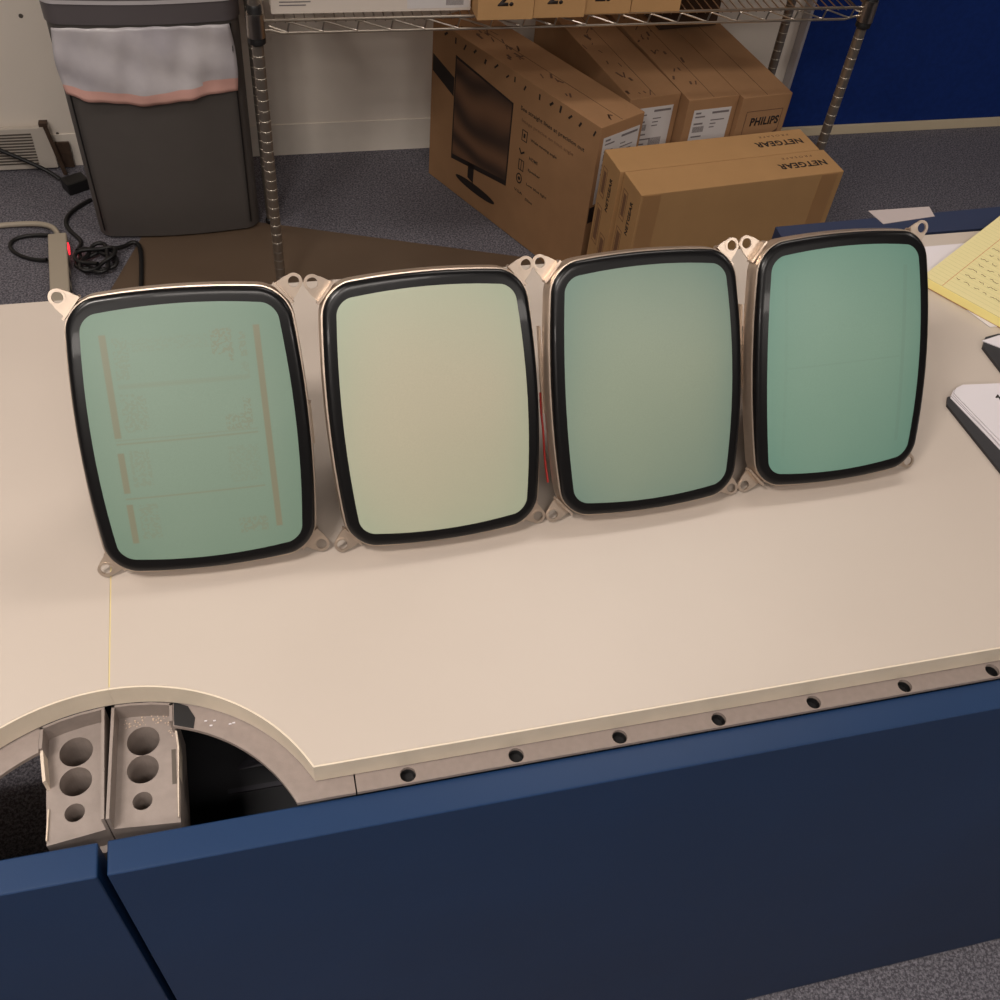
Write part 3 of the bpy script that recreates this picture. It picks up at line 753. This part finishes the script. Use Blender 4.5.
def label_on(parent, m, w, h, seed):
    """white shipping label in the plane of matrix m (x right, y up, origin at its top-left)"""
    rnd = random.Random(seed); mb = MB()
    mb.box(0, w, -h, 0, 0, .0006, m=m); mb.mi = 1
    mb.box(w*.06, w*.2, -.012, -.007, .0006, .0008, m=m); mb.box(w*.06, w*.32, -.022, -.018, .0006, .0008, m=m)
    mb.box(w*.5, w*.95, -.014, -.008, .0006, .0008, m=m)
    for k in range(3): mb.box(w*.5, w*(.6+.3*rnd.random()), -.034-k*.010, -.031-k*.010, .0006, .0008, m=m)
    mb.box(w*.06, w*.3, -.042, -.037, .0006, .0008, m=m)
    x = w*.06
    while x < w*.34: mb.box(x, x+.0016, -.064, -.047, .0006, .0008, m=m); x += .0024
    for k in range(3): mb.box(w*.06, w*(.3+.3*rnd.random()), -.078-k*.014, -.074-k*.014, .0006, .0008, m=m)
    x = w*.5
    while x < w*.82: mb.box(x, x+.0022, -.112, -.088, .0006, .0008, m=m); x += .0034
    if h > .2:
        x = w*.08
        while x < w*.34: mb.box(x, x+.002, -h+.02, -h+.075, .0006, .0008, m=m); x += .003
        for k in range(3): mb.box(w*.06, w*.36, -.13-k*.016, -.125-k*.016, .0006, .0008, m=m)
    o = mb.build('shipping_label', [M['white_label'], M['grey_print']], parent); o['label'] = 'white printed shipping label'
    return o

MH = .481
# near monitor box (big picture of a monitor on its long side)
ang = math.atan2(.446, .895)
t = carton('largest brown cardboard box, printed with a picture of a desktop monitor', (.876, 2.195, .0024), ang, .152, .685, MH, M['card'], 'monitor boxes standing under the wire shelf', axis='y')
S = lambda s, z: (-.0004, s, z)                     # local point on the left long side (x=0), s along depth
ms = frame((-.0001, 0, 0), (0, -1, 0), (0, 0, 1))     # print plane: x towards the near end, y up, normal -x
P2 = lambda pts: [(-s, z) for s, z in pts]
pr = MB()
pr.prism(P2([(.578, .422), (.578, .108), (.326, .146+.0), (.326, .396)]), 0, .0003, m=ms)
pr.prism(P2([(.680, .385), (.680, .335), (.580, .300), (.580, .355)]), 0, .0003, m=ms)
pr.prism(P2([(.497, .14), (.497, .085), (.470, .078), (.470, .135)]), 0, .0003, m=ms)
pr.prism(P2([(.46+.092*math.cos(a*PI/14), .064+.014*math.sin(a*PI/14)-.0*a) for a in range(28)]), 0, .0003, m=ms)
absorb(body(t), pr.build('printed_monitor', M['ink'], t))
scm = bpy.data.materials.new('printed_screen'); scm.use_nodes = True; nt = scm.node_tree; b = nt.nodes['Principled BSDF']; b.inputs['Roughness'].default_value = .8
tc = nt.nodes.new('ShaderNodeTexCoord'); wv = nt.nodes.new('ShaderNodeTexWave'); wv.inputs['Scale'].default_value = 3.2; wv.inputs['Distortion'].default_value = 6; wv.inputs['Detail'].default_value = 1.2
wv.bands_direction = 'Z'; nt.links.new(tc.outputs['Object'], wv.inputs['Vector']); cr = nt.nodes.new('ShaderNodeValToRGB')
cr.color_ramp.elements[0].color = srgb(66, 48, 38); cr.color_ramp.elements[1].color = srgb(120, 86, 62)
nt.links.new(wv.outputs['Fac'], cr.inputs['Fac']); nt.links.new(cr.outputs['Color'], b.inputs['Base Color'])
MB().prism(P2([(.573, .414), (.573, .124), (.331, .161), (.331, .391)]), .0003, .0005, m=ms).build('printed_picture', scm, t)
tx_ = MB()
def side_text(s, z, body, h, w, bold=.0, slope=0):
    tx_.mesh(text(body, h, bold, w, .0003), ms @ Matrix.Translation((-s+w/2, z, 0)) @ Matrix.Rotation(slope, 4, 'Z'))
side_text(.296, .397, 'See straight lines at precision out', .015, .250, .012)
side_text(.245, .328, 'Wide viewing angle', .010, .105, .012)
side_text(.243, .276, 'HDMI', .009, .034, .012)
side_text(.243, .240, 'Speaker', .010, .050, .012)
side_text(.243, .196, 'Low blue light', .010, .085, .012)
side_text(.290, .158, 'VGA', .008, .034, .012); side_text(.242, .150, 'Slim', .008, .030, .012)
# icons: outlined screen, check, grid, eye
for (s, z, kind) in ((.270, .328, 0), (.275, .276, 1), (.272, .240, 2), (.275, .198, 3)):
    if kind in (0, 2):
        tx_.box(-s-.011, -s+.011, z-.016, z-.0135, 0, .0003, m=ms); tx_.box(-s-.011, -s+.011, z+.0135, z+.016, 0, .0003, m=ms)
        tx_.box(-s-.011, -s-.0085, z-.0135, z+.0135, 0, .0003, m=ms); tx_.box(-s+.0085, -s+.011, z-.0135, z+.0135, 0, .0003, m=ms)
        if kind == 2: tx_.box(-s-.001, -s+.001, z-.0135, z+.0135, 0, .0003, m=ms)
        else: tx_.box(-s-.004, -s+.003, z-.006, z+.006, 0, .0003, m=ms)
    elif kind == 1:
        tx_.prism([(-s-.012, z+.008), (-s-.002, z-.006), (-s+.012, z+.004), (-s+.010, z+.009), (-s-.002, z), (-s-.009, z+.012)], 0, .0003, m=ms)
    else:
        n = 18; o_ = [(-s+.012*math.cos(2*PI*k/n), z+.016*math.sin(2*PI*k/n), 0) for k in range(n)]
        i_ = [(-s+.009*math.cos(2*PI*k/n), z+.012*math.sin(2*PI*k/n), 0) for k in range(n)]
        f_ = lambda q, w: [tuple(ms @ Vector((a, b_, w))) for a, b_, _ in q]
        tx_.rings([f_(o_, 0), f_(o_, .0003), f_(i_, .0003), f_(i_, 0)], closed=True)
        tx_.lathe([(.0055, 0), (.0055, .0003)], 12, m=ms @ Matrix.Translation((-s, z, 0)))
absorb(body(t), tx_.build('printed_text', M['ink'], t))
tx_ = MB(); side_text(.287, .366, 'Image precise en tout angle', .013, .205, .004); absorb(body(t), tx_.build('faded_text', M['ink_light'], t))
# dark tape wear along the top edges
def wear(parent, L, D, Hh, seed, n=26, side=False, x0=.06):
    rnd = random.Random(seed); mb = MB()
    for k in range(n):
        y = rnd.uniform(.02, D*.9); x = min(L-.02, max(.006, rnd.gauss(L*x0*5.5, .018))); l = rnd.uniform(.006, .03); w_ = rnd.uniform(.002, .007)
        T = Matrix.Translation((x, y, Hh)) @ Matrix.Rotation(rnd.uniform(.9, 1.9), 4, 'Z')
        mb.box(-l/2, l/2, -w_/2, w_/2, -.0002, .0004, m=T)
    absorb(body(parent), mb.build('tape_smudge', M['ink_brown'], parent))
wear(t, .152, .685, MH, 3, 34, x0=.07)
mb = MB(); rnd = random.Random(9)
for k in range(15):
    s = .02+k*.043+rnd.uniform(-.012, .012)
    mb.box(-.010, .004+rnd.uniform(0, .006), -rnd.uniform(.002, .005), rnd.uniform(.001, .003), 0, .0003, m=ms @ Matrix.Translation((-s, .463+rnd.uniform(-.005, .004), 0)) @ Matrix.Rotation(rnd.uniform(.7, 1.7), 4, 'Z'))
absorb(body(t), mb.build('edge_stamp', M['ink'], t))
me_ = frame((.014, -.0002, MH-.032), (1, 0, 0), (0, 0, 1))
label_on(t, me_, .128, .19, 1)
MB().box(.004, .050, -.0006, 0, .205, .252).build('black_tab', M['ink'], t)
def endbox(label, x, y, a, lab=True, h=MH, L=.150, D=.60):
    t = carton(label, (x, y, .0004), a, L, D, h, M['card'], 'monitor boxes standing under the wire shelf', axis='y')
    if lab: label_on(t, frame((.022, -.0002, h-.030), (1, 0, 0), (0, 0, 1)), .112, .19, int(x*100))
    return t
g = math.radians(7)
t = endbox('brown monitor box with a shipping label, wedged behind the monitor-picture box', .9955, 2.3300, math.radians(9)); wear(t, .15, .6, MH, 5, 26, x0=.05)
t = endbox('labelled brown monitor box directly left of the one with brand lettering', 1.1515, 2.3120, g); wear(t, .15, .6, MH, 6, 22, x0=.05)
t = endbox('rightmost brown monitor box, brand lettering on its end and no label', 1.3045, 2.3120, g, lab=False)
MB().mesh(text('PHILIPS', .024, .034, .088), frame((.085, -.0002, MH-.072), (1, 0, 0), (0, 0, 1))).build('printed_logo', M['ink'], t)
mb = MB(); mf = frame((0, -.0002, 0), (1, 0, 0), (0, 0, 1))
mb.box(.022, .134, MH-.042, MH-.0405, 0, .0003, m=mf); mb.box(.022, .0235, MH-.115, MH-.042, 0, .0003, m=mf); mb.box(.1325, .134, MH-.105, MH-.042, 0, .0003, m=mf)
mb.prism([(.022, MH-.117), (.022, MH-.111), (.115, MH-.111), (.134, MH-.098), (.134, MH-.106), (.118, MH-.117)], 0, .0003, m=mf)
absorb(body(t), mb.build('printed_frame', M['ink_brown'], t))
t = carton('dark cardboard box standing on top of the monitor boxes against the wall', (1.20, 2.70, MH+.0030), g, .185, .20, .200, M['card_dark'])

# two long tan switch boxes side by side
def switch_box(label, x, y, D, gap):
    t = carton(label, (x, y, .0024), na, NL, D, NH, M['card2'], 'long tan network boxes behind the desk', seam=False)
    mt = frame((0, 0, NH-.0001), (-1, 0, 0), (0, -1, 0))      # text upside down as seen from the desk
    MB().mesh(text('NETGEAR', .0235, .032, .135), mt @ Matrix.Translation((-(NL-.092), -D*.47, 0))).build('printed_logo', M['ink'], t)
    absorb(body(t), MB().mesh(text('P R O S A F E', .008, .0, .085), mt @ Matrix.Translation((-(NL-.090), -D*.80, 0))).build('printed_text', M['ink_brown'], t))
    # left end: vertical logo, outline boxes
    me = frame((-.0001, D, 0), (0, -1, 0), (0, 0, 1))
    MB().mesh(text('NETGEAR', .014, .03, .092), me @ Matrix.Translation((D*.62, NH-.088, 0)) @ Matrix.Rotation(PI/2, 4, 'Z')).build('printed_logo', M['ink'], t)
    mb = MB()
    for x0, x1, z0, z1 in ((D*.12, D*.38, NH-.115, NH-.035), (D*.12, D*.42, NH-.25, NH-.14), (D*.55, D*.85, NH-.36, NH-.20)):
        w_ = .0018
        mb.box(x0, x1, z0, z0+w_, 0, .0003, m=me); mb.box(x0, x1, z1-w_, z1, 0, .0003, m=me); mb.box(x0, x0+w_, z0+w_, z1-w_, 0, .0003, m=me); mb.box(x1-w_, x1, z0+w_, z1-w_, 0, .0003, m=me)
        mb.box(x0+.006, x1-.006, z0+.01, z1-.01, 0, .0002, m=me)
    absorb(body(t), mb.build('printed_panel', M['ink_light'], t))
    return t
NL, NH = .554, .4476
na = math.atan2(.051, .551)
n_ = Vector((-math.sin(na), math.cos(na)))
o1 = Vector((.905, 1.949)); o2 = o1+n_*.1035+Vector((-.010, 0))
t = switch_box('nearer of the two long tan boxes with upside-down lettering, taped front', o1.x, o1.y, .102, 0)
for x_ in (.006, NL-.062): MB().box(x_, x_+.046, -.0008, 0, .003, NH-.003).build('packing_tape', M['card_tape'], t)
t = switch_box('farther of the two long tan boxes with upside-down lettering, against the monitor boxes', o2.x, o2.y, .102, 0)

# things on the wire shelf
def shelf_box(label, x0, x1, y0, m, h, D, txt=None, a=0, z=TZ+.0035):
    t = thing('small_carton' if m is not M['white_card'] else 'white_carton', label, 'box', (x0, y0, z), a, 'small numbered cartons on the wire shelf' if m is M['card2'] else None)
    MB().box(0, x1-x0, 0, D, 0, h).build('carton_body', m, t, bevel=.0012)
    return t
t = shelf_box('long white carton with small printed labels at the left end of the wire shelf', .105, .543, 2.262, M['white_card'], .11, .28)
mf = frame((0, -.0002, 0), (1, 0, 0), (0, 0, 1)); mb = MB()
mb.box(.018, .062, .034, .038, 0, .0003, m=mf); mb.box(.018, .085, .024, .0265, 0, .0003, m=mf); mb.box(.018, .075, .017, .0195, 0, .0003, m=mf)
mb.box(.30, .345, .028, .031, 0, .0003, m=mf); mb.box(.30, .335, .020, .022, 0, .0003, m=mf)
x = .382
while x < .420: mb.box(x, x+.0012, .012, .030, .0004, .0007, m=mf); x += .0021
absorb(body(t), mb.build('printed_lines', M['grey_print'], t))
mb = MB(); mb.box(.295, .435, .006, .060, 0, .0004, m=mf); mb.build('address_label', M['white_label'], t)
mb = MB(); mb.box(.302, .350, .040, .047, .0004, .0007, m=mf); mb.build('blue_printing', M['blue_print'], t)
for i, (x0, x1, y0) in enumerate(((.5475, .6745, 2.210), (.6765, .7960, 2.2150), (.7985, .9100, 2.2290), (.9125, 1.0330, 2.2315))):
    lab = ['leftmost small tan carton on the wire shelf, touching the white carton', 'second small tan carton on the wire shelf, numbered',
           'third small tan carton on the wire shelf, numbered', 'rightmost small tan carton on the wire shelf, unmarked side'][i]
    t = shelf_box(lab, x0, x1, y0, M['card2'], .10, .2)
    if i < 3:
        # rotated printed figure "2." seen side-on
        cx = [.062, .048, .042][i]
        MB().mesh(text('2.', .032, .045, .036), mf @ Matrix.Translation((cx, [.046, .046, .044][i], 0))).build('printed_number', M['ink'], t)

tt = thing('cardboard_box', 'brown carton at the back right of the wire shelf deck', 'box', (1.045, 2.345, TZ+.0035))
MB().box(0, .46, 0, .245, 0, .25).build('carton_body', M['card'], tt, bevel=.002)  # out-of-view carton added to darken the box tops under the deck
for i in range(2):
    tt = thing('cardboard_box', ['large brown carton on the upper tier of the wire shelf, left', 'large brown carton on the upper tier of the wire shelf, right'][i], 'box', (.10+i*.72, 2.245, 1.2440))
    MB().box(0, .68, 0, .345, 0, .36).build('carton_body', M['card'], tt, bevel=.002)  # out-of-view cartons added to block light from overhead
# ------------------------------------------------------------------ power strip and cables
t = thing('power_strip', 'beige power strip with a lit red switch on the carpet beside the waste bin', 'power strip', (-.484, 2.22, .0004), .068)
sb = MB().box(-.024, .024, 0, .335, 0, .040).build('strip_body', M['strip'], t, bevel=.006, seg=3)
MB().box(.022, .0275, 0.262, .295, .016, .034).build('red_switch', M['red_light'], t, bevel=.001)
mb = MB()
for k in range(4): MB().box(.0235, .0245, .02+k*.06, .05+k*.06, .01, .03).build('socket', M['black_plastic'], t)
def cable(label, pts, r, m, name='power_cable'):
    cu = bpy.data.curves.new(name, 'CURVE'); cu.dimensions = '3D'; sp = cu.splines.new('NURBS'); sp.points.add(len(pts)-1)
    for i, p in enumerate(pts): sp.points[i].co = (*p, 1)
    sp.use_endpoint_u = True; sp.order_u = 4; cu.bevel_depth = r; cu.bevel_resolution = 3; cu.resolution_u = 8
    ob = bpy.data.objects.new(name, cu); C.objects.link(ob); dg = bpy.context.evaluated_depsgraph_get(); dg.update()
    me = bpy.data.meshes.new_from_object(ob.evaluated_get(dg)); bpy.data.objects.remove(ob)
    me.materials.clear(); me.materials.append(m)
    o = bpy.data.objects.new(name, me); C.objects.link(o); return tag(o, label, 'cable')
z = .006
cable('beige cord curving left from the end of the power strip', [(-.5075, 2.562, .022), (-.512, 2.600, .022), (-.545, 2.640, .016), (-.61, 2.655, .009), (-.70, 2.655, .008), (-.85, 2.62, .008)], .0075, M['strip'])
cable('black cord running down across the wall vent to the plug', [(-.78, 2.90, .16), (-.66, 2.885, .105), (-.58, 2.875, .06), (-.54, 2.865, .04), (-.515, 2.85, .022)], .006, M['black_plastic'])
cable('black cord bowing out from behind the waste bin to the tangle', [(-.43, 2.76, z), (-.50, 2.70, z), (-.50, 2.62, z), (-.44, 2.56, .006), (-.455, 2.53, z), (-.46, 2.515, z)], .006, M['black_plastic'])
cable('black cord looping round the left of the power strip', [(-.535, 2.590, .010), (-.60, 2.610, z), (-.655, 2.575, z), (-.61, 2.50, z), (-.550, 2.48, z), (-.535, 2.475, .012)], .0055, M['black_plastic'])
cable('black cord crossing the brown mat in front of the waste bin', [(-.360, 2.484, .026), (-.345, 2.494, .022), (-.33, 2.510, .014), (-.315, 2.525, .018), (-.295, 2.52, .0125), (-.290, 2.45, .0095), (-.294, 2.30, .0095), (-.30, 2.12, .0095), (-.30, 1.9, .0095)], .0062, M['black_plastic'])
rnd = random.Random(4); pts = []
for k in range(34):
    a = k*.72; r0 = .045+.022*math.sin(k*1.7); pts.append((-.405+r0*math.cos(a)*1.0, 2.445+r0*math.sin(a)*1.2, .009+.011*abs(math.sin(k*.9))+.0006*k))
cable('tangled coil of black cord on the carpet to the right of the power strip', pts, .0055, M['black_plastic'])
t = thing('power_plug', 'black plug adapter on the carpet by the vent behind the bin', 'plug', (-.470, 2.83, .0004), .5)
MB().box(-.035, .03, -.025, .025, 0, .035).build('plug_body', M['black_plastic'], t, bevel=.006)
MB().box(.03, .05, -.008, .008, .008, .020).build('plug_grip', M['strip'], t, bevel=.002)

# ------------------------------------------------------------------ output look
sc = bpy.context.scene
sc.view_settings.view_transform = 'Standard'; sc.view_settings.look = 'None'; sc.view_settings.gamma = 1; sc.view_settings.use_curve_mapping = False
sc.view_settings.exposure = -0.1
